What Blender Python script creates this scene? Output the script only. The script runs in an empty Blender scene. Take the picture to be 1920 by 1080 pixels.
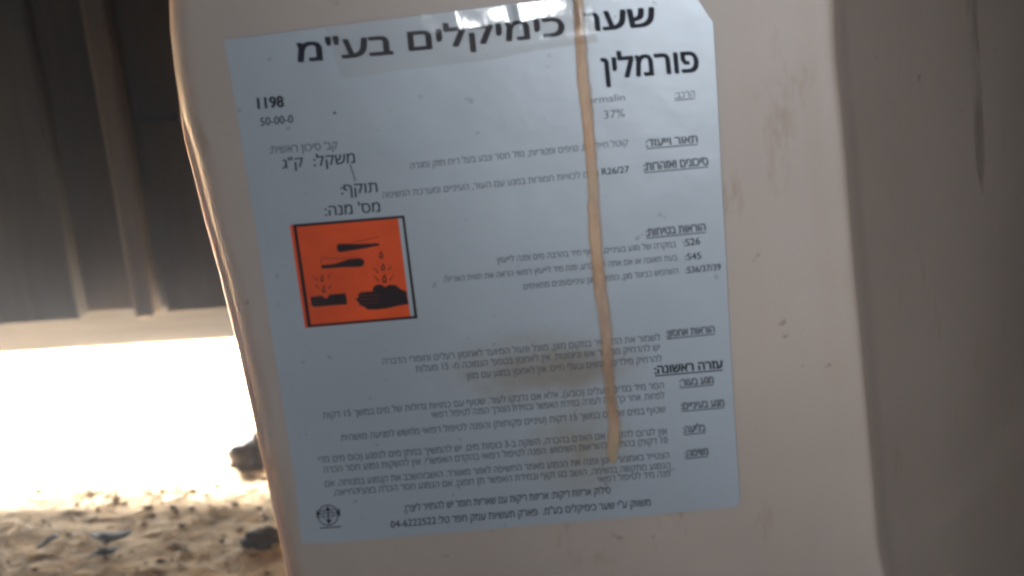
import bpy, bmesh, math, random
import numpy as np
from mathutils import Vector, noise, geometry

S = bpy.context.scene
COL = S.collection
R = math.radians

# ------------------------------------------------------------------ camera
FPX = 2600.0                                   # focal length in pixels of a 1920 wide picture
YAW, PITCH, ROLL = R(6), R(15.8), R(5.5)
fwd = Vector((-math.sin(YAW)*math.cos(PITCH), math.cos(YAW)*math.cos(PITCH), -math.sin(PITCH)))
r0 = Vector((math.cos(YAW), math.sin(YAW), 0)); u0 = r0.cross(fwd)
rt = r0*math.cos(ROLL) - u0*math.sin(ROLL)
up = u0*math.cos(ROLL) + r0*math.sin(ROLL)
CAM = Vector((0, 0, .27)) - fwd*.583
cd = bpy.data.cameras.new('camera'); cam = bpy.data.objects.new('camera', cd); COL.objects.link(cam)
from mathutils import Matrix
M3 = Matrix((rt, up, -fwd)).transposed()
cam.matrix_world = Matrix.Translation(CAM) @ M3.to_4x4()
cd.sensor_width = 36; cd.lens = 36*FPX/1920
cd.clip_start = .01; cd.clip_end = 60
cd.dof.use_dof = True; cd.dof.focus_distance = .60; cd.dof.aperture_fstop = 11.0
S.camera = cam
S.render.engine = 'CYCLES'; S.cycles.filter_width = 3.0

# ------------------------------------------------------------------ world and lamps
w = bpy.data.worlds.new('World'); S.world = w; w.use_nodes = True
bg = w.node_tree.nodes['Background']
bg.inputs[0].default_value = (.66, .5, .36, 1); bg.inputs[1].default_value = .046

def area(name, loc, aim, sx, sy, power, col):
    l = bpy.data.lights.new(name, 'AREA'); l.shape = 'RECTANGLE'; l.size = sx; l.size_y = sy
    l.energy = power; l.color = col
    o = bpy.data.objects.new(name, l); COL.objects.link(o); o.location = loc
    o.rotation_euler = (Vector(aim)-Vector(loc)).to_track_quat('-Z', 'Y').to_euler()
    return o
# the open doorway behind the photographer, cool daylight
area('doorway_light', (.24, -1.9, .48), (.08, 0, .3), .5, .7, 13.5, (.79, .895, 1))
sl = bpy.data.lights.new('added_front_spot', 'SPOT'); sl.energy = 47; sl.color = (.93, .96, 1); sl.spot_size = R(19); sl.spot_blend = 1; sl.shadow_soft_size = .075  # added spot without a real source: brightens the can's right front and the tape
so = bpy.data.objects.new('added_front_spot', sl); COL.objects.link(so); so.location = (-.45, -1.6, .75)
so.rotation_euler = (Vector((.20, 0, .345))-so.location).to_track_quat('-Z', 'Y').to_euler()
# daylight that falls through the gap under the wall onto the dirt
area('yard_daylight', (-1.25, 2.0, 1.25), (-1.25, 2.001, 0), 1.5, 2.3, 15000, (1, .985, .96))
# the daylight pouring in level through the gap under the wall
area('gap_daylight', (-.66, .615, .052), (-.62, 0, .052), .80, .062, 3.6, (.94, .965, 1))
S.render.engine = 'CYCLES'; S.cycles.sample_clamp_indirect = 60

S.view_settings.view_transform = 'Standard'; S.view_settings.look = 'None'
S.view_settings.exposure = 0; S.view_settings.gamma = 1; S.view_settings.use_curve_mapping = False

# ------------------------------------------------------------------ helpers
def ray(x, y): return fwd + rt*((x-960)/FPX) + up*((540-y)/FPX)
def onY(x, y, Y): v = ray(x, y); return CAM + v*((Y-CAM.y)/v.y)
def onZ(x, y, Z=0): v = ray(x, y); return CAM + v*((Z-CAM.z)/v.z)
def interp(t, pts):
    if t <= pts[0][0]: a, b = pts[0], pts[1]
    elif t >= pts[-1][0]: a, b = pts[-2], pts[-1]
    else:
        for a, b in zip(pts, pts[1:]):
            if a[0] <= t <= b[0]: break
    return a[1] + (b[1]-a[1])*(t-a[0])/(b[0]-a[0])
def sm(a, b, x):
    t = max(0, min(1, (x-a)/(b-a))); return t*t*(3-2*t)

class NT:
    def __init__(s, name):
        s.m = bpy.data.materials.new(name); s.m.use_nodes = True
        s.t = s.m.node_tree; s.n = s.t.nodes; s.b = s.n['Principled BSDF']
        s.tc = s.n.new('ShaderNodeTexCoord')
    def add(s, kind, **kw):
        x = s.n.new('ShaderNode'+kind)
        for k, v in kw.items():
            if isinstance(v, (int, float, tuple)) and k in x.inputs: x.inputs[k].default_value = v
            else: setattr(x, k, v)
        return x
    def link(s, a, b): s.t.links.new(a, b)
    def noise(s, scale, detail=4, rough=.55, vec=None, stretch=None):
        x = s.add('TexNoise'); x.inputs['Scale'].default_value = scale
        x.inputs['Detail'].default_value = detail; x.inputs['Roughness'].default_value = rough
        v = vec or s.tc.outputs['Object']
        if stretch:
            mp = s.add('Mapping'); mp.inputs['Scale'].default_value = stretch; s.link(v, mp.inputs[0]); v = mp.outputs[0]
        s.link(v, x.inputs['Vector']); return x.outputs['Fac']
    def ramp(s, fac, stops):
        x = s.add('ValToRGB'); e = x.color_ramp.elements
        while len(e) < len(stops): e.new(.5)
        for el, (p, c) in zip(e, stops): el.position = p; el.color = (*c, 1) if len(c) == 3 else c
        s.link(fac, x.inputs[0]); return x.outputs[0]
    def mix(s, fac, a, b, mode='MIX'):
        x = s.add('Mix', data_type='RGBA', blend_type=mode)
        for sock, v in ((x.inputs[0], fac), (x.inputs[6], a), (x.inputs[7], b)):
            if isinstance(v, (int, float)): sock.default_value = v
            elif isinstance(v, tuple): sock.default_value = (*v, 1)
            else: s.link(v, sock)
        return x.outputs[2]
    def bump(s, h, strength, dist):
        x = s.add('Bump'); x.inputs['Strength'].default_value = strength; x.inputs['Distance'].default_value = dist
        s.link(h, x.inputs['Height']); s.link(x.outputs[0], s.b.inputs['Normal'])
    def col(s, v):
        if isinstance(v, tuple): s.b.inputs['Base Color'].default_value = (*v, 1)
        else: s.link(v, s.b.inputs['Base Color'])
    def set(s, **kw):
        for k, v in kw.items(): s.b.inputs[k.replace('_', ' ')].default_value = v

def mk(name, V, F, mats, parent=None, smooth=False, fm=None):
    me = bpy.data.meshes.new(name); me.from_pydata([tuple(v) for v in V], [], F)
    for m in (mats if isinstance(mats, (list, tuple)) else [mats]): me.materials.append(m)
    if fm: me.polygons.foreach_set('material_index', fm)
    if smooth: me.polygons.foreach_set('use_smooth', [True]*len(me.polygons))
    me.update()
    o = bpy.data.objects.new(name, me); COL.objects.link(o)
    if parent: o.parent = parent
    return o
def tag(o, label=None, cat=None, group=None, kind=None):
    for k, v in (('label', label), ('category', cat), ('group', group), ('kind', kind)):
        if v: o[k] = v
    return o
def empty(name, loc=(0, 0, 0)):
    o = bpy.data.objects.new(name, None); COL.objects.link(o); o.location = loc; o.empty_display_size = .05
    return o

# ------------------------------------------------------------------ materials
def m_plastic():
    t = NT('cream_plastic')
    c = t.ramp(t.noise(9, 5), [(.3, (.415, .335, .285)), (.7, (.475, .387, .332))])
    grime = t.ramp(t.noise(55, 4, .7, stretch=(1, 1, .35)), [(.60, (1, 1, 1)), (.72, (.86, .8, .74))])
    c = t.mix(1, c, grime, 'MULTIPLY')
    spots = t.ramp(t.noise(130, 2, .5), [(.73, (1, 1, 1)), (.79, (.6, .52, .46))])
    c = t.mix(.8, c, spots, 'MULTIPLY')
    # the dirty mould line down the narrow side
    sp = t.add('SeparateXYZ'); t.link(t.tc.outputs['Object'], sp.inputs[0])
    t.col(c); t.set(Roughness=.42, IOR=1.5)
    t.b.inputs['Subsurface Weight'].default_value = .3
    t.b.inputs['Subsurface Radius'].default_value = (.012, .007, .004)
    t.b.inputs['Subsurface Scale'].default_value = 1.0
    h = t.noise(260, 3); t.bump(h, .08, .0006)
    return t.m
def m_seam():
    t = NT('grimy_mould_line')
    c = t.ramp(t.noise(40, 4, .7, stretch=(1, 1, .3)), [(.36, (.16, .115, .085)), (.6, (.30, .24, .20))])
    t.col(c); t.set(Roughness=.7)
    t.link(t.ramp(t.noise(48, 4, .7, stretch=(1, 1, .35)), [(.36, (.38,)*3), (.58, (.04,)*3)]), t.b.inputs['Alpha']); return t.m
def m_paper():
    t = NT('label_paper')
    c = t.ramp(t.noise(14, 4), [(.3, (.33, .365, .41)), (.7, (.38, .415, .46))])
    # diffuse brown smudge in the lower middle of the label
    stain_c = onY(1045, 700, 0)
    def blot(px, py, sx, sz, thr0, thr1, colr, c):
        p = onY(px, py, 0)
        mp = t.add('Mapping'); mp.vector_type = 'TEXTURE'
        mp.inputs['Location'].default_value = (p.x, 0, p.z); mp.inputs['Scale'].default_value = (sx, 1, sz)
        t.link(t.tc.outputs['Object'], mp.inputs[0])
        g = t.add('TexGradient', gradient_type='SPHERICAL'); t.link(mp.outputs[0], g.inputs[0])
        nz = t.noise(120, 5, .65)
        mu = t.add('Math', operation='MULTIPLY'); t.link(g.outputs['Fac'], mu.inputs[0]); t.link(nz, mu.inputs[1])
        f = t.ramp(mu.outputs[0], [(thr0, (0, 0, 0)), (thr1, (1, 1, 1))])
        return t.mix(f, c, colr)
    c = blot(1050, 690, .036, .012, .05, .32, (.17, .125, .10), c)
    c = blot(1010, 690, .060, .026, .08, .50, (.27, .25, .225), c)
    c = blot(1085, 840, .034, .030, .08, .50, (.29, .265, .225), c)
    specks = t.ramp(t.noise(210, 1, .4), [(.755, (1, 1, 1)), (.80, (.55, .55, .58))])
    c = t.mix(.7, c, specks, 'MULTIPLY')
    t.col(c); t.set(Roughness=.30, IOR=1.75); t.b.inputs['Specular IOR Level'].default_value = .8
    t.bump(t.noise(38, 3), .22, .0012)
    return t.m
def m_flat(name, c, rough=.4, var=.12, sc=300):
    t = NT(name)
    a = tuple(x*(1-var) for x in c); b = tuple(x*(1+var) for x in c)
    t.col(t.ramp(t.noise(sc, 3), [(.3, a), (.7, b)])); t.set(Roughness=rough); t.b.inputs['Specular IOR Level'].default_value = .25; return t.m
def m_drip():
    t = NT('dried_brown_drip')
    p = t.noise(45, 5, .65, stretch=(1, 1, .4))
    base = t.ramp(p, [(.36, (.47, .26, .13)), (.5, (.62, .385, .235)), (.64, (.60, .44, .235))])
    uq = t.add('UVMap'); sq = t.add('SeparateXYZ'); t.link(uq.outputs[0], sq.inputs[0])
    rim = t.ramp(sq.outputs[0], [(.1, (.86, .80, .72)), (.3, (1, 1, 1)), (.7, (1, 1, 1)), (.9, (.86, .80, .72))])
    t.col(t.mix(1, base, rim, 'MULTIPLY'))
    a = t.ramp(t.noise(60, 5, .7, stretch=(1.4, 1, .3)), [(.32, (.50,)*3), (.58, (.96,)*3)])
    # thinner and yellower film further down the run, nothing left at the ragged sides
    sp = t.add('SeparateXYZ'); t.link(t.tc.outputs['Object'], sp.inputs[0])
    mr = t.add('MapRange'); mr.inputs['From Min'].default_value = .15; mr.inputs['From Max'].default_value = .30
    mr.inputs['To Min'].default_value = .45; mr.inputs['To Max'].default_value = 1
    t.link(sp.outputs[2], mr.inputs[0])
    uv = t.add('UVMap'); su = t.add('SeparateXYZ'); t.link(uv.outputs[0], su.inputs[0])
    eg = t.ramp(su.outputs[0], [(0, (.02,)*3), (.24, (1,)*3), (.76, (1,)*3), (1, (.02,)*3)])
    m1 = t.add('Math', operation='MULTIPLY'); t.link(a, m1.inputs[0]); t.link(mr.outputs[0], m1.inputs[1])
    m2 = t.add('Math', operation='MULTIPLY'); t.link(m1.outputs[0], m2.inputs[0]); t.link(eg, m2.inputs[1])
    t.link(m2.outputs[0], t.b.inputs['Alpha']); t.set(Roughness=.4)
    t.bump(t.noise(120, 3), .06, .0008)
    return t.m
def m_tape():
    t = NT('clear_tape')
    out = t.n['Material Output']
    tr = t.add('BsdfTransparent'); tr.inputs[0].default_value = (1, .985, .965, 1)
    gl = t.add('BsdfGlossy'); gl.inputs['Roughness'].default_value = .13
    df = t.add('BsdfDiffuse'); df.inputs[0].default_value = (.8, .72, .64, 1)
    m0 = t.add('MixShader'); m0.inputs[0].default_value = .035
    t.link(tr.outputs[0], m0.inputs[1]); t.link(df.outputs[0], m0.inputs[2])
    fr = t.add('Fresnel'); fr.inputs[0].default_value = 1.6
    bp = t.add('Bump'); bp.inputs['Strength'].default_value = .12; bp.inputs['Distance'].default_value = .004
    t.link(t.noise(60, 3, .5, stretch=(1, 1, .5)), bp.inputs['Height'])
    t.link(bp.outputs[0], gl.inputs['Normal']); t.link(bp.outputs[0], fr.inputs['Normal'])
    m1 = t.add('MixShader'); t.link(fr.outputs[0], m1.inputs[0])
    t.link(m0.outputs[0], m1.inputs[1]); t.link(gl.outputs[0], m1.inputs[2])
    t.link(m1.outputs[0], out.inputs[0]); t.n.remove(t.b)
    return t.m
def m_dirt():
    t = NT('dry_dirt')
    big = t.ramp(t.noise(7, 6, .6), [(.3, (.36, .26, .145)), (.7, (.52, .385, .23))])
    fine = t.ramp(t.noise(120, 6, .7), [(.3, (.6, .58, .55)), (.62, (1.05, 1.03, 1))])
    c = t.mix(1, big, fine, 'MULTIPLY')
    chips = t.ramp(t.noise(90, 3, .6, stretch=(.5, 1.3, 1)), [(.63, (1, 1, 1)), (.68, (.38, .33, .28))])
    c = t.mix(1, c, chips, 'MULTIPLY')
    t.col(c); t.set(Roughness=.95); t.b.inputs['Specular IOR Level'].default_value = .2
    t.bump(t.noise(220, 6, .7), .6, .0015)
    return t.m
def m_wood(name, a, b, sc=(14, 14, 1.2)):
    t = NT(name)
    t.col(t.ramp(t.noise(6, 6, .65, stretch=sc), [(.3, a), (.7, b)])); t.set(Roughness=.8)
    t.b.inputs['Specular IOR Level'].default_value = .25
    t.bump(t.noise(12, 6, .7, stretch=sc), .2, .002)
    return t.m

PLASTIC, SEAM, PAPER, DRIP, TAPE, DIRT = m_plastic(), m_seam(), m_paper(), m_drip(), m_tape(), m_dirt()
INK = m_flat('dark_ink', (.014, .014, .026), .62)
INK_FADED = m_flat('faded_ink', (.105, .112, .13), .4)
INK_PALE = m_flat('pale_ink', (.15, .16, .185), .4)
ORANGE = m_flat('orange_print', (.74, .078, .012), .5, .12, 45)
BLACK = m_flat('black_print', (.02, .008, .01), .42)

# ------------------------------------------------------------------ ground
def lines(a, b, segs):
    out = []
    for lo, hi, st in segs:
        n = max(1, round((hi-lo)/st)); out += [lo+(hi-lo)*i/n for i in range(n)]
    return out + [segs[-1][1]]
WALL_Y = .53
gx = lines(0, 0, [(-12, -2, 1.0), (-2, -.72, .08), (-.72, -.06, .003), (-.06, 1.2, .06), (1.2, 12, 1.0)])
gy = lines(0, 0, [(-8, -1, 1.0), (-1, .1, .06), (.1, .62, .003), (.62, 1.3, .03), (1.3, 4, .3), (4, 14, 1.0)])
def gh(x, y):
    n = noise.noise
    h = .007*n((x*4, y*4, 0)) + .0026*n((x*12, y*15, 3)) + .0012*n((x*38, y*50, 7)) + .0008*n((x*95, y*130, 9))
    c = n((x*60, y*85, 20))
    if c > .28: h += (c-.28)*.005                # little crumbs standing proud
    k = 1
    if y < .02 or x > .1: k = .25
    return h*k - .004
V = [(x, y, gh(x, y)) for y in gy for x in gx]
nx = len(gx)
Fc = [(j*nx+i, j*nx+i+1, (j+1)*nx+i+1, (j+1)*nx+i) for j in range(len(gy)-1) for i in range(nx-1)]
tag(mk('ground', V, Fc, DIRT, smooth=True), kind='structure')

# bright overexposed daylight outside, beyond the gap
sm_ = NT('daylight_sky'); sm_.b.inputs['Base Color'].default_value = (0, 0, 0, 1)
sm_.b.inputs['Emission Color'].default_value = (.93, .96, 1, 1); sm_.b.inputs['Emission Strength'].default_value = 14
sky = mk('sky', [(-9, 5, -.5), (9, 5, -.5), (9, 5, 2.2), (-9, 5, 2.2)], [(0, 1, 2, 3)], sm_.m)
tag(sky, kind='structure')

# ------------------------------------------------------------------ plank wall with a gap under it
def box(x0, x1, y0, y1, z0, z1, bev=.003):
    bm = bmesh.new(); bmesh.ops.create_cube(bm, size=1)
    for v in bm.verts:
        v.co = Vector((x0+(v.co.x+.5)*(x1-x0), y0+(v.co.y+.5)*(y1-y0), z0+(v.co.z+.5)*(z1-z0)))
    bmesh.ops.bevel(bm, geom=bm.edges[:], offset=bev, segments=2, affect='EDGES', profile=.5)
    return bm
def bmobj(name, bm, mat, parent=None, smooth=False):
    me = bpy.data.meshes.new(name); bm.to_mesh(me); bm.free(); me.materials.append(mat)
    if smooth: me.polygons.foreach_set('use_smooth', [True]*len(me.polygons))
    o = bpy.data.objects.new(name, me); COL.objects.link(o)
    if parent: o.parent = parent
    return o
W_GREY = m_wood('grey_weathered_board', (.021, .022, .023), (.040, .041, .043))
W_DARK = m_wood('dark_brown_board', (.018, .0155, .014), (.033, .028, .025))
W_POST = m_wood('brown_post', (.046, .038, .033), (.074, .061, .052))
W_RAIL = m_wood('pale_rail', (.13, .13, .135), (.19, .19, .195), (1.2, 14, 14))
wall = empty('plank_wall', (0, WALL_Y, 0))
tag(wall, 'dark plank wall behind the jerrycan with daylight under its bottom edge', 'wall')
def wbox(name, x0, x1, y0, y1, z0, z1, mat, bev=.003):
    o = bmobj(name, box(x0, x1, y0-WALL_Y, y1-WALL_Y, z0, z1, bev), mat, wall); return o
zA = onY(0, 620, WALL_Y).z; zA2 = onY(440, 575, WALL_Y).z; zB = onY(200, 655, WALL_Y+.03).z
print('wall bottoms', zA, zA2, zB)
xs = onY(95, 300, WALL_Y).x; xe = onY(470, 300, WALL_Y).x
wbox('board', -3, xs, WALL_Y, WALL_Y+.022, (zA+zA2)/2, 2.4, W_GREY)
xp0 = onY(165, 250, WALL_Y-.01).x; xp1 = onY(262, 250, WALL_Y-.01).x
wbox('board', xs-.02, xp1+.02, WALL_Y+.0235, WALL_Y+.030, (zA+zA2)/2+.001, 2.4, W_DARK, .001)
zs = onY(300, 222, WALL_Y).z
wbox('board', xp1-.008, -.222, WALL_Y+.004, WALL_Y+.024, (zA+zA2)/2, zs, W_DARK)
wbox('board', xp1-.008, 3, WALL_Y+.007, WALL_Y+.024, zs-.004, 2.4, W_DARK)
wbox('board', -.220, 3, WALL_Y+.004, WALL_Y+.024, -.05, zs, W_DARK)  # hidden behind the can, added down to the ground to block gap light
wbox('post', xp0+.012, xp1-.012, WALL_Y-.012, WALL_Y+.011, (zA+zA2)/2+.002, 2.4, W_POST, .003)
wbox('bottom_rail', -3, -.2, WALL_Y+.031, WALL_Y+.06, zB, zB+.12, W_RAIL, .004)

# ------------------------------------------------------------------ the jerrycan
can = empty('jerrycan', (0, .12, 0))
tag(can, 'cream plastic jerrycan with a drip stained paper hazard label on its front', 'jerrycan')
CO = Vector((0, .12, 0))
def child_mesh(name, V, F, mats, parent, smooth=False, fm=None):
    o = mk(name, [Vector(v)-CO for v in V], F, mats, parent, smooth, fm); return o
lefts = [(310, 0), (312, 60), (320, 130), (328, 180), (337, 225), (350, 268), (364, 320), (386, 410), (414, 510), (436, 600), (458, 700), (480, 800), (503, 900), (524, 1000), (541, 1078)]
rights = [(1565, 0), (1566, 60), (1569, 120), (1578, 200), (1587, 300), (1596, 420), (1604, 520), (1612, 600), (1625, 750), (1638, 900), (1648, 1020), (1653, 1050), (1662, 1080)]
L = sorted((onY(x, y, .006).z, onY(x, y, .006).x) for x, y in lefts)
Rr = sorted((onY(x, y, 0).z, onY(x, y, 0).x) for x, y in rights)
L = [(0, L[0][1]-(L[0][0])*.0)] + L
Rr = [(0, Rr[0][1]+.004)] + Rr
TOP = .50
def section(z):
    xl, xr = interp(z, L), interp(z, Rr)
    P = []
    # front, right to left
    lip = lambda x: -.0016*sm(xr-.018, xr-.004, x) - .0008*sm(.098, .108, x)
    r1 = .003
    n = 70
    xa, xb = xr-r1, xl+.013
    for i in range(n+1):
        x = xa+(xb-xa)*i/n; P.append((x, lip(x)))
    # left corner: two slim ridges run down it
    k = sm(.10, .16, z)*(1-sm(.335, .36, z)); k = 1-sm(.335, .365, z)
    for i in range(1, 25):
        a = R(90)*i/24; rr = .013
        bump = .0024*k*(math.exp(-((a-R(66))/.09)**2) + math.exp(-((a-R(84))/.09)**2))
        P.append((xb-math.sin(a)*(rr+bump), rr-math.cos(a)*(rr+bump)))
    # left side, back
    for y in (.03, .06, .09, .12, .15, .18, .21): P.append((xl-.001-.0*y, y))
    for i in range(1, 9):
        a = R(90)*i/8; P.append((xl+.028-.028*math.cos(a), .222+.028*math.sin(a)))
    xR = xr+.135
    for i in range(1, 12): P.append((xl+.028+(xR-.03-xl-.028)*i/11, .25))
    for i in range(1, 9):
        a = R(100)*i/8; P.append((xR-.03+.03*math.sin(a), .22+.03*math.cos(a)))
    # narrow side, running back to front with its mould line
    dx, dy = .135-.0015, .215
    for i in range(1, 40):
        t = 1-i/40; y = .002+t*dy
        bulge = .006*math.sin(math.pi*t)
        P.append((xr+.0006+t*dx+bulge*.85-.004*0, y-bulge*.4))
    for i in range(3):
        a = R(60)*(1-i/3); P.append((xr-r1+r1*math.sin(a)*1.1, r1-r1*math.cos(a)+lip(xr)))
    return P
zs_ = [0, .002, .006, .012] + [.02+(TOP-.05-.02)*i/90 for i in range(91)]
rings = []
for z in zs_: rings.append([(x, y, z) for x, y in section(z)])
# bottom rounding and shoulder
def inset(P, z, f):
    cx = sum(p[0] for p in P)/len(P); cy = .12
    return [(cx+(p[0]-cx)*f, cy+(p[1]-cy)*f, z) for p in P]
base = section(0)
rings[0] = inset(base, 0, .93); rings[1] = inset(base, .002, .96); rings[2] = inset(base, .006, .985); rings[3] = inset(base, .012, .997)
topP = section(TOP-.05)
for i in range(1, 10):
    a = R(90)*i/9; rings.append(inset(topP, TOP-.05+.05*math.sin(a), .62+.38*math.cos(a)))
npt = len(rings[0])
V = [p for r in rings for p in r]
Fc = []
for j in range(len(rings)-1):
    for i in range(npt):
        k = (i+1) % npt; Fc.append((j*npt+i, j*npt+k, (j+1)*npt+k, (j+1)*npt+i))
Fc.append(tuple(range(npt))[::-1]); Fc.append(tuple((len(rings)-1)*npt+i for i in range(npt)))
body = child_mesh('body', V, Fc, PLASTIC, can, True)
bmt = bmesh.new(); bmt.from_mesh(body.data); bmesh.ops.recalc_face_normals(bmt, faces=bmt.faces[:]); bmt.to_mesh(body.data); bmt.free()

# the mould line on the narrow side: a slim grimy bead following the wall
V, Fc = [], []
rows = [onY(1750, y, .09) for y in range(-60, 400, 12)]
n = len(rows)
for q, p in enumerate(rows):
    P = section(p.z)
    side = [s for s in P[-43:-3]]
    # point of the side where the picture shows the line
    y = .118; s = min(side, key=lambda s: abs(s[1]-y))
    nrm = Vector((.85, -.53, 0)); tn = Vector((.53, .85, 0))
    wv = (.0070+.0022*noise.noise((p.z*60, 0, 0)))*(1 if q < n-6 else (n-1-q)/6+.05)
    for a in (-1, -.5, 0, .5, 1):
        h = .0004*(1-a*a)+.0002
        V.append(Vector((s[0], s[1], p.z)) + nrm*h + tn*(a*wv))
for j in range(n-1):
    for i in range(4): Fc.append((j*5+i, j*5+i+1, (j+1)*5+i+1, (j+1)*5+i)[::-1])
child_mesh('mould_line', V, Fc, SEAM, can, True)

# ------------------------------------------------------------------ the label: paper sheet with its printing
PY = -.0011                                      # front of the paper
LV, LF, LM = [], [], []
def px_poly(pts, Y, mi, V=LV, F=LF, Mx=LM):
    b = len(V); V += [onY(x, y, Y) for x, y in pts[::-1]]; F.append(tuple(range(b, b+len(pts)))); Mx.append(mi)
out = [(420, 75), (640, 47), (860, 20), (1080, -7), (1285, -33), (1312, 4), (1326, 26), (1337, 42)]
out += [(1345, 180), (1352, 320), (1360, 460), (1367, 600), (1376, 760), (1386, 915), (1388, 935), (1386, 944), (1378, 950)]
out += [(1200, 968), (1000, 985), (800, 1003), (640, 1016), (572, 1020), (565, 1017)]
out += [(553, 905), (530, 760), (507, 610), (483, 450), (455, 280), (437, 170)]
px_poly(out, PY, 0)
b = len(LV); LV += [onY(x, y, PY)+Vector((0, .0009, 0)) for x, y in out]
for i in range(len(out)):
    k = (i+1) % len(out); LF.append((len(out)-1-i, b+i, b+k, (len(out)-1-k))); LM.append(0)

def glyphs(txt):
    """outlines of a line of type, filled by winding number (the letters overlap themselves)"""
    c = bpy.data.curves.new('t', 'FONT'); c.body = txt; c.size = 1; c.resolution_u = 3; c.fill_mode = 'NONE'
    o = bpy.data.objects.new('t', c); COL.objects.link(o)
    dg = bpy.context.evaluated_depsgraph_get(); me = bpy.data.meshes.new_from_object(o.evaluated_get(dg))
    vs = [Vector((v.co.x, v.co.y)) for v in me.vertices]; es = [tuple(e.vertices) for e in me.edges]
    bpy.data.objects.remove(o); bpy.data.curves.remove(c); bpy.data.meshes.remove(me)
    ov, _, of, _, _, _ = geometry.delaunay_2d_cdt(vs, es, [], 0, 1e-6)
    E0 = np.array([vs[e[0]] for e in es]); E1 = np.array([vs[e[1]] for e in es])
    fs = []
    for f in of:
        px, py = sum(ov[i].x for i in f)/3, sum(ov[i].y for i in f)/3
        cr = (E1[:, 0]-E0[:, 0])*(py-E0[:, 1]) - (px-E0[:, 0])*(E1[:, 1]-E0[:, 1])
        wn = np.sum((E0[:, 1] <= py) & (E1[:, 1] > py) & (cr > 0)) - np.sum((E0[:, 1] > py) & (E1[:, 1] <= py) & (cr < 0))
        if wn != 0: fs.append(tuple(f))
    return [(v.x, v.y) for v in ov], fs
def isltr(ch): return ch.isascii() and (ch.isalnum())
def visual(s):
    s = s[::-1]; out, run = [], ''
    for i, ch in enumerate(s):
        keep = isltr(ch) or (ch in '/-' and run and i+1 < len(s) and isltr(s[i+1]))
        if keep: run += ch
        else:
            out.append(run[::-1]); run = ''
            out.append({'(': ')', ')': '('}.get(ch, ch))
    out.append(run[::-1]); return ''.join(out)
def href(txt):
    vs, _ = glyphs(txt); return max(v[1] for v in vs)
H_HE, H_LA = href('\u05d4'), href('H')
def text(s, Lp, Rp, xh, mi, off=0.0, heb=True, under=False, V=LV, F=LF, Mx=LM, Y=PY-.0002):
    vs, fs = glyphs(visual(s) if heb else s)
    x0 = min(v[0] for v in vs); x1 = max(v[0] for v in vs); H = H_HE if heb else H_LA
    ax, ay = (Rp[0]-Lp[0]), (Rp[1]-Lp[1])
    # heavier strokes: the glyphs printed again a hair aside, each pass a film above the last
    e = off*xh/H*1.3
    passes = [(0, 0)] if e < .12 else ([(-e/2, 0), (e/2, 0)] if e < .75 else [(-e, -e*.5), (-e*.3, e*.5), (e*.3, -e*.5), (e, e*.5)])
    for k, (sx, sy) in enumerate(passes):
        b = len(V)
        for vx, vy in vs:
            t = (vx-x0)/(x1-x0); h = vy/H*xh
            V.append(onY(Lp[0]+ax*t-h*.095+sx, Lp[1]+ay*t-h+sy, Y-.00003*k))
        for f in fs: F.append(tuple(b+i for i in f)); Mx.append(mi)
    if under:
        g = xh*.20; tk = 2.2
        px_poly([(Lp[0], Lp[1]+g), (Rp[0], Rp[1]+g), (Rp[0], Rp[1]+g+tk), (Lp[0], Lp[1]+g+tk)], Y, mi, V, F, Mx)
D, G, P_ = 1, 2, 3
text('שער', (1090, 60), (1228, 48), 34, D, .030)
text('כימיקלים', (768, 95), (1058, 66), 34, D, .030)
text('בע"מ', (560, 116), (736, 101), 34, D, .030)
text('פורמלין', (1131, 148), (1310, 134), 38, D, .024)
text('הרכב:', (1265, 185), (1303, 181), 11, P_, .02, under=True)
text('Formalin', (1091, 196), (1172, 188), 13, P_, .01, heb=False)
text('37%', (1133, 223), (1172, 219), 15, P_, .01, heb=False)
text('1198', (484, 204), (532, 200), 20, D, .03, heb=False)
text('50-00-0', (489, 236), (550, 230), 15, D, .015, heb=False)
text("קב' סיכון ראשית:", (505, 288), (633, 279), 13, G, .012)
text('משקל:', (589, 312), (666, 305), 18, D, .016)
text('ק"ג', (530, 317), (569, 312), 17, D, .016)
text('תוקף:', (640, 365), (708, 360), 18, D, .016)
text("מס' מנה:", (610, 405), (713, 397), 18, D, .016)
text('תאור וייעוד:', (1212, 275), (1308, 267), 13, G, .03, under=True)
text('קוטל חיידקים, נגיפים ופטריות, נוזל חסר צבע בעל ריח חזק ומגרה', (770, 317), (1178, 273), 11, P_, .016)
text('סיכונים ואזהרות:', (1208, 320), (1328, 309), 14, G, .03, under=True)
text('R26/27', (1129, 328), (1180, 323), 12, D, .02, heb=False)
text('גורם לכוויות חמורות במגע עם העור, העיניים ומערכת הנשימה', (718, 372), (1122, 331), 11, P_, .016)
text('הוראות בטיחות:', (1212, 443), (1323, 432), 13, G, .03, under=True)
text(':S26', (1282, 462), (1313, 458), 13, D, .02, heb=False)
text('במקרה של מגע בעיניים, שטוף מיד בהרבה מים ופנה לייעוץ', (932, 493), (1268, 463), 10, G, .012)
text(':S45', (1285, 488), (1315, 485), 12, D, .02, heb=False)
text('בעת תאונה או אם אתה חש ברע, פנה מיד לייעוץ רפואי הראה את תווית האריזה', (833, 530), (1270, 488), 10, G, .012)
text(':S36/37/39', (1286, 513), (1352, 506), 12, D, .02, heb=False)
text('השתמש בביגוד מגן, כפפות ומגן עיניים/פנים מתאימים', (982, 543), (1272, 513), 10, G, .012)
text('הוראות אחסון:', (1250, 632), (1340, 623), 12, G, .03, under=True)
text("לשמור את התכשיר במקום מוגן, מוצל ונעול המיועד לאחסון רעלים וחומרי הדברה", (718, 684), (1238, 638), 11, G, .012)
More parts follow.
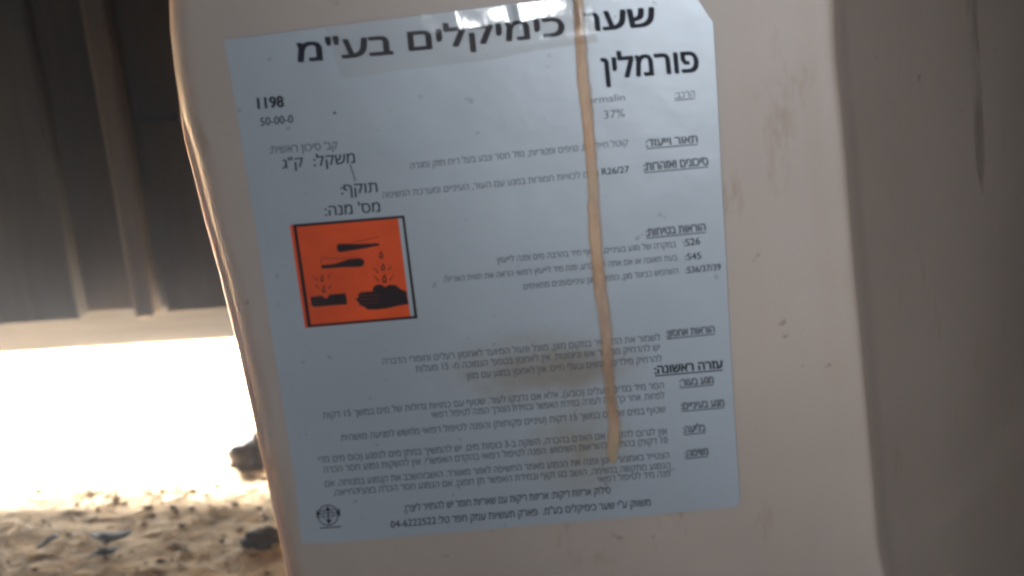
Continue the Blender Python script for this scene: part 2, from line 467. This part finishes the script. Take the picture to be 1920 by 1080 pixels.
text("יש להרחיק ממקור אש וניצוצות. אין לאחסן בטמפ' הנמוכה מ- 15 מעלות", (780, 698), (1238, 657), 11, G, .012)
text('להרחיק מילדים, אנשים ובעלי חיים. אין לאחסן במגע עם מזון', (876, 711), (1241, 678), 11, G, .012)
text('עזרה ראשונה:', (1228, 701), (1355, 690), 14, D, .03, under=True)
text('מגע בעור:', (1275, 724), (1338, 718), 12, G, .03, under=True)
text('הסר מיד בגדים ונעלים (כובע), אלא אם נדבקו לעור. שטוף עם כמויות גדולות של מים במשך 15 דקות', (606, 785), (1245, 728), 11, G, .012)
text('לפחות. אחר כך פנה לעזרה במידת האפשר ובמידת הצורך הפנה לטיפול רפואי', (810, 784), (1246, 747), 11, G, .012)
text('מגע בעיניים:', (1278, 768), (1358, 761), 12, G, .03, under=True)
text('שטוף במים זורמים במשך 15 דקות (עיניים פקוחות) והפנה לטיפול רפואי מחשש לפגיעה מושהית', (640, 827), (1248, 773), 11, G, .012)
text('בליעה:', (1282, 812), (1323, 808), 12, G, .03, under=True)
text('אין לגרום להקאה אם האדם בהכרה, השקה ב-3 כוסות מים. יש להמשיך במתן מים לנפגע (כוס מים מדי', (598, 868), (1251, 814), 11, G, .012)
text('10 דקות) בהתאם להוראות השימוש. הפנה לטיפול רפואי בהקדם האפשרי. אין להשקות נפגע חסר הכרה', (608, 887), (1252, 831), 11, G, .012)
text('נשימה:', (1285, 857), (1328, 852), 12, G, .03, under=True)
text('הצטייד באמצעי מיגון ופנה את הנפגע מאתר החשיפה לאזור מאוורר. הושב/השכב את הנפגע במנוחה. אם', (610, 913), (1255, 859), 11, G, .012)
text('הנפגע מתקשה בנשימה, הושב בגו זקוף ובמידת האפשר תן חמצן. אם הנפגע חסר הכרה בצע החייאה.', (625, 930), (1257, 878), 11, G, .012)
text('פנה מיד לטיפול רפואי', (1122, 905), (1257, 893), 11, G, .012)
text('סילוק אריזות ריקות: אריזות ריקות עם שאריות חומר יש להחזיר ליצרן.', (757, 960), (1145, 925), 12, D, .010)
text('משווק ע"י שער כימיקלים בע"מ.  פארק תעשיות עמק חפר טל:', (822, 982), (1220, 948), 12, D, .012)
text('04-6222522', (733, 990), (818, 982), 13, D, .012, heb=False)
# small round emblem in the lower corner
def ring(cx, cy, ra, rb, mi, n=40, gaps=(), Y=PY-.0002):
    for i in range(n):
        a, c = 2*math.pi*i/n, 2*math.pi*(i+1)/n
        if any(lo <= math.degrees(a) < hi for lo, hi in gaps): continue
        px_poly([(cx+ra*math.cos(a), cy-ra*math.sin(a)), (cx+rb*math.cos(a), cy-rb*math.sin(a)),
                 (cx+rb*math.cos(c), cy-rb*math.sin(c)), (cx+ra*math.cos(c), cy-ra*math.sin(c))][::-1], Y, mi)
ring(615, 966, 17.5, 20, G)
ring(615, 966, 9, 10.5, P_)
for q in range(-1, 2):
    a = 8*q
    px_poly([(597, 963+a*.7), (634, 959+a*.7), (634, 961+a*.7), (597, 965+a*.7)], PY-.00025, G)
px_poly([(613.5, 953), (616, 953), (617.5, 981), (615, 981)], PY-.0003, D)
px_poly([(609, 958), (614, 949), (620, 957)], PY-.00032, D)
px_poly([(611, 975), (622, 974), (617, 983)], PY-.00032, D)
px_poly([(593, 957), (601, 962), (594, 972)], PY-.00032, D)
px_poly([(637, 954), (629, 960), (638, 969)], PY-.00032, D)
text('SHAAR', (600, 992), (640, 988.5), 3.2, G, .02, heb=False) if False else px_poly([(600, 989), (640, 986), (640, 988.6), (600, 991.6)], PY-.0002, G)
px_poly([(624, 210), (629, 209), (631, 213), (626, 215)], PY-.0002, G)
# thin crease line
px_poly([(655, 308), (658, 308), (668, 340), (665, 340)], PY-.0002, P_)
label = child_mesh('label', LV, LF, [PAPER, INK, INK_FADED, INK_PALE], can, False, LM)
label['label'] = 'white paper hazard label with dark printing, stained by a brown drip'

# hazard symbol: orange square, black frame a little out of register, black drawing
HV, HF, HM = [], [], []
def hp(pts, k, mi): px_poly(pts, PY-.0002-.00012*k, mi, HV, HF, HM)
hp([(543, 422), (746, 407), (770, 598), (572, 615)], 0, 0)
fo = [(549, 421), (758, 404), (783, 597), (577, 614)]; fi = [(556, 425.5), (754, 409), (777, 592.5), (583, 609)]
for i in range(4):
    k = (i+1) % 4; hp([fo[i], fo[k], fi[k], fi[i]], 1, 1)
def z5(pts): return [(520+x/4.153, 380+y/4.153) for x, y in pts]
def zp(pts, k=2, mi=1): hp(z5(pts), k, mi)
zp([(463, 336), (472, 323), (490, 320), (660, 322), (790, 316), (796, 326), (792, 334), (700, 352), (500, 385), (478, 384), (465, 368)])
zp([(600, 303), (700, 284), (790, 262), (790, 266), (700, 290), (600, 308)], 2, 2)
zp([(343, 487), (440, 478), (560, 440), (645, 434), (668, 443), (678, 462), (670, 488), (645, 500), (520, 503), (360, 514), (345, 512)])
zp([(338, 430), (640, 430), (640, 434), (338, 435)], 2, 2); zp([(338, 432), (343, 432), (347, 490), (343, 490)], 2, 2)
def drop(cx, y0, y1, w):
    P = []
    for i in range(20):
        a = 2*math.pi*i/20; yy = (y0+y1)/2-math.cos(a)*(y1-y0)/2; t = (yy-y0)/(y1-y0)
        P.append((cx+w*math.sin(a)*(t**.8), yy))
    zp(P, 2, 1)
    c = (y0+y1)/2+(y1-y0)*.12
    zp([(cx+(p[0]-cx)*.5, c+(p[1]-c)*.45) for p in P], 3, 0)
for d in [(808, 372, 436, 24), (823, 468, 530, 24), (834, 552, 626, 27), (348, 556, 616, 20), (361, 640, 702, 21)]: drop(*d)
def stroke(a, b, wd=6):
    v = Vector((b[0]-a[0], b[1]-a[1])).normalized(); n = Vector((-v.y, v.x))*wd
    zp([(a[0]+n.x, a[1]+n.y), (b[0]+n.x*.5, b[1]+n.y*.5), (b[0]-n.x*.5, b[1]-n.y*.5), (a[0]-n.x, a[1]-n.y)], 2, 2)
for a, b in [((865, 528), (887, 488)), ((876, 606), (905, 560)), ((786, 545), (752, 508)), ((790, 612), (752, 570)),
             ((395, 590), (416, 556)), ((400, 670), (422, 636)), ((312, 606), (279, 572)), ((327, 670), (294, 640))]: stroke(a, b)
zp([(256, 735), (345, 724), (362, 738), (380, 748), (398, 728), (408, 715), (530, 705), (540, 750), (545, 792), (400, 802), (290, 812), (266, 800)])
zp([(612, 750), (632, 735), (630, 712), (650, 698), (745, 690), (742, 668), (760, 645), (790, 637), (812, 640), (838, 657), (872, 640),
    (922, 642), (965, 676), (1004, 690), (1012, 740), (1022, 790), (945, 802), (860, 822), (780, 832), (700, 833), (684, 815), (650, 802), (634, 792), (632, 772), (615, 764)], 2, 1)
for y in (722, 752, 782): zp([(640, y), (790, y-4), (790, y), (640, y+4)], 3, 2)
RUST = m_flat('dark_orange_print', (.22, .03, .012), .42)
hz = child_mesh('hazard_symbol', HV, HF, [ORANGE, BLACK, RUST], label, False, HM)
hz['label'] = 'orange square corrosive symbol in a black frame printed slightly out of register'

# dried drip that ran over the label from above
edge = [(-70, 1071, 1089), (0, 1075, 1092), (50, 1077, 1096), (100, 1080, 1101), (150, 1082, 1105), (200, 1089, 1111), (250, 1094, 1114), (300, 1099, 1118), (350, 1103, 1122),
        (400, 1103, 1125), (440, 1104, 1128), (480, 1108, 1130), (510, 1110, 1134), (540, 1113, 1137), (580, 1119, 1143), (620, 1126, 1147), (660, 1128, 1149), (700, 1131, 1151),
        (740, 1134, 1154), (780, 1140, 1160), (800, 1141, 1163), (820, 1139, 1164), (840, 1136, 1161), (858, 1140, 1158), (868, 1146, 1153)]
V, Fc = [], []; NS = 4
yy = list(range(-70, 869, 7)); 
for y in yy:
    a = interp(y, [(e[0], e[1]) for e in edge]); c = interp(y, [(e[0], e[2]) for e in edge])
    a -= 3; c += 3; a += 1.6*noise.noise((y*.05, 1, 0)); c += 1.6*noise.noise((y*.05, 7, 0))
    for i in range(NS+1):
        t = i/NS; V.append(onY(a+(c-a)*t, y-(t*2.2), PY-.0006-.0003*math.sin(math.pi*t)))
for j in range(len(yy)-1):
    for i in range(NS): Fc.append((j*(NS+1)+i, j*(NS+1)+i+1, (j+1)*(NS+1)+i+1, (j+1)*(NS+1)+i)[::-1])
dr = child_mesh('drip_stain', V, Fc, DRIP, label, True)
ul = dr.data.uv_layers.new(name='UVMap')
for lp in dr.data.loops: ul.data[lp.index].uv = ((lp.vertex_index % (NS+1))/NS, (lp.vertex_index//(NS+1))/len(yy))

# clear tape over the head of the label
V, Fc = [], []
tt = [(610, 51), (1106, -9)]; tb = [(640, 146), (1122, 88)]
NU, NV = 140, 30
for j in range(NV+1):
    for i in range(NU+1):
        s, t = i/NU, j/NV
        top = (tt[0][0]+(tt[1][0]-tt[0][0])*s, tt[0][1]+(tt[1][1]-tt[0][1])*s); bot = (tb[0][0]+(tb[1][0]-tb[0][0])*s, tb[0][1]+(tb[1][1]-tb[0][1])*s)
        bot = (bot[0], bot[1]-8*sm(.5, .9, s)+3*noise.noise((s*6, 0, 0)))
        x = top[0]+(bot[0]-top[0])*t; y = top[1]+(bot[1]-top[1])*t
        # two folds near the film's top edge, shaped to catch the spot's glare
        q = (s-.49)/.23; fr_ = q-math.floor(q)
        fold = .0019*(fr_/.86 if fr_ < .86 else 1-sm(.86, 1, fr_)) if 0 <= q < 2 else 0
        win = sm(.25, .45, s)
        bul = (.0011*min(1, t/.38)*(.25+.75*win) + fold*(1-sm(.36, .72, t)))*(1-sm(.82, 1, t)*.85) + .00012*(1+noise.noise((s*11, t*3, 4)))
        V.append(onY(x, y, PY-.0011-bul))
for j in range(NV):
    for i in range(NU): Fc.append((j*(NU+1)+i, j*(NU+1)+i+1, (j+1)*(NU+1)+i+1, (j+1)*(NU+1)+i)[::-1])
child_mesh('clear_tape', V, Fc, TAPE, label, True)

# ------------------------------------------------------------------ bits lying on the dirt
LEAF = m_flat('dark_dry_leaf', (.045, .038, .033), .8, .3, 60)
CLOD = m_flat('dark_clod', (.06, .05, .042), .95, .4, 90)
STRAW = m_flat('pale_straw', (.50, .38, .22), .7, .3, 40)
def leaf(pts, label_, cx):
    c = sum((onZ(*p) for p in pts), Vector())/len(pts)
    bm = bmesh.new(); vs = []
    for i, p in enumerate(pts):
        q = onZ(*p); d = q-c; vs.append(bm.verts.new(d+Vector((0, 0, .004+.003*noise.noise((i*1.7, cx, 0))))))
    f = bm.faces.new(vs); r = bmesh.ops.poke(bm, faces=[f]); r['verts'][0].co.z += .003
    bmesh.ops.subdivide_edges(bm, edges=bm.edges[:], cuts=2, use_grid_fill=True)
    for v in bm.verts: v.co.z += .0018*noise.noise((v.co.x*90, v.co.y*90, cx))
    bmesh.ops.recalc_face_normals(bm, faces=bm.faces[:])
    if sum(f.normal.z for f in bm.faces) < 0: bmesh.ops.reverse_faces(bm, faces=bm.faces[:])
    bmesh.ops.solidify(bm, geom=bm.faces[:], thickness=.0006)
    o = bmobj('dry_leaf', bm, LEAF, None, True); o.location = (c.x, c.y, gh(c.x, c.y)+.001)
    tag(o, label_, 'leaf')
leaf([(165, 1000), (185, 996), (200, 1003), (222, 1000), (248, 995), (235, 1006), (215, 1014), (195, 1020), (188, 1012), (172, 1008)], 'dark curled leaf scrap with a bright speck on the pale dirt', 1)
leaf([(163, 1049), (178, 1037), (200, 1026), (224, 1022), (218, 1032), (195, 1040), (178, 1042)], 'narrow dark leaf shard lying nearest the photographer on the dirt', 2)
leaf([(68, 1026), (85, 1014), (108, 1004), (112, 1007), (92, 1018), (74, 1028)], 'thin dark sliver of leaf near the left picture edge', 3)
def clod(px, py, rx, ry, rz, label_, seed):
    rz *= .7
    c = onZ(px, py); bm = bmesh.new(); bmesh.ops.create_icosphere(bm, subdivisions=4, radius=1)
    for v in bm.verts:
        p = v.co.copy(); k = 1+.35*noise.noise(p*1.7+Vector((seed, 0, 0)))+.18*noise.noise(p*4+Vector((0, seed, 0)))+.12*noise.noise(p*9)+.06*noise.noise(p*20)
        v.co = Vector((p.x*rx*k, p.y*ry*k, p.z*rz*k))
    o = bmobj('dirt_clod', bm, CLOD, None, True); o.location = (c.x, c.y, gh(c.x, c.y)-rz*.15)
    tag(o, label_, 'clod')
clod(474, 850, .026, .022, .034, 'dark clod against the jerrycan in the brightest light', 3)
clod(494, 1004, .017, .013, .014, 'dark flat clod beside the lower left edge of the jerrycan', 8)

random.seed(5)
V, Fc = [], []
def stick(c, L_, wd, ang, tilt):
    d = Vector((math.cos(ang)*math.cos(tilt), math.sin(ang)*math.cos(tilt), math.sin(tilt)))*L_/2
    n = Vector((-math.sin(ang), math.cos(ang), 0))*wd; u = Vector((0, 0, wd*.8))
    b = len(V)
    for e in (-d, d):
        for q in (n, u, -n, -u): V.append(c+e+q)
    for i in range(4): Fc.append((b+i, b+(i+1) % 4, b+4+(i+1) % 4, b+4+i))
    Fc.append((b, b+3, b+2, b+1)); Fc.append((b+4, b+5, b+6, b+7))
for _ in range(1500):
    x, y = random.uniform(-.62, -.08), random.uniform(.08, .6)
    L_ = random.choice([.004, .006, .008, .012, .02])*random.uniform(.7, 1.3)
    stick(Vector((x, y, gh(x, y)+.0012)), L_, random.uniform(.0003, .0008), random.gauss(.3, .8), random.gauss(0, .18))
tag(mk('straw_litter', V, Fc, STRAW), 'short pale straw bits strewn over the dirt', 'straw', kind='stuff')
V, Fc = [], []
for _ in range(900):
    x, y = random.uniform(-.62, -.08), random.uniform(.08, .6); rr = random.uniform(.0009, .003)*random.choice([.6, 1, 1.3])
    b = len(V); c = Vector((x, y, gh(x, y)+rr*.3)); sx, sy = random.uniform(.7, 1.8), random.uniform(.6, 1)
    for d in ((1, 0, 0), (0, 1, 0), (-1, 0, 0), (0, -1, 0), (0, 0, .8), (0, 0, -.8)):
        V.append(c+Vector((d[0]*rr*sx*random.uniform(.7, 1.2), d[1]*rr*sy*random.uniform(.7, 1.2), d[2]*rr*.7)))
    for i in range(4): Fc.append((b+i, b+(i+1) % 4, b+4)); Fc.append((b+(i+1) % 4, b+i, b+5))
CR = m_flat('brown_crumb', (.16, .115, .075), .95, .4, 50)
tag(mk('dirt_crumbs', V, Fc, CR), 'small brown crumbs of earth scattered over the dirt', 'crumbs', kind='stuff')
bm = bmesh.new(); bmesh.ops.create_cube(bm, size=1)
for v in bm.verts: v.co = Vector((v.co.x*4.6, -.1+v.co.y*4.2, .2+v.co.z*2.6-.1))
hm = bpy.data.materials.new('glow_air'); hm.use_nodes = True; nt = hm.node_tree; nt.nodes.remove(nt.nodes['Principled BSDF'])  # added volume that imitates lens glow around the bright gap
pv = nt.nodes.new('ShaderNodeVolumePrincipled'); pv.inputs['Color'].default_value = (.9, .93, 1, 1)
pv.inputs['Density'].default_value = .045; pv.inputs['Anisotropy'].default_value = .9
nt.links.new(pv.outputs[0], nt.nodes['Material Output'].inputs['Volume'])
hz_ = bmobj('glow_haze', bm, hm); tag(hz_, kind='stuff')
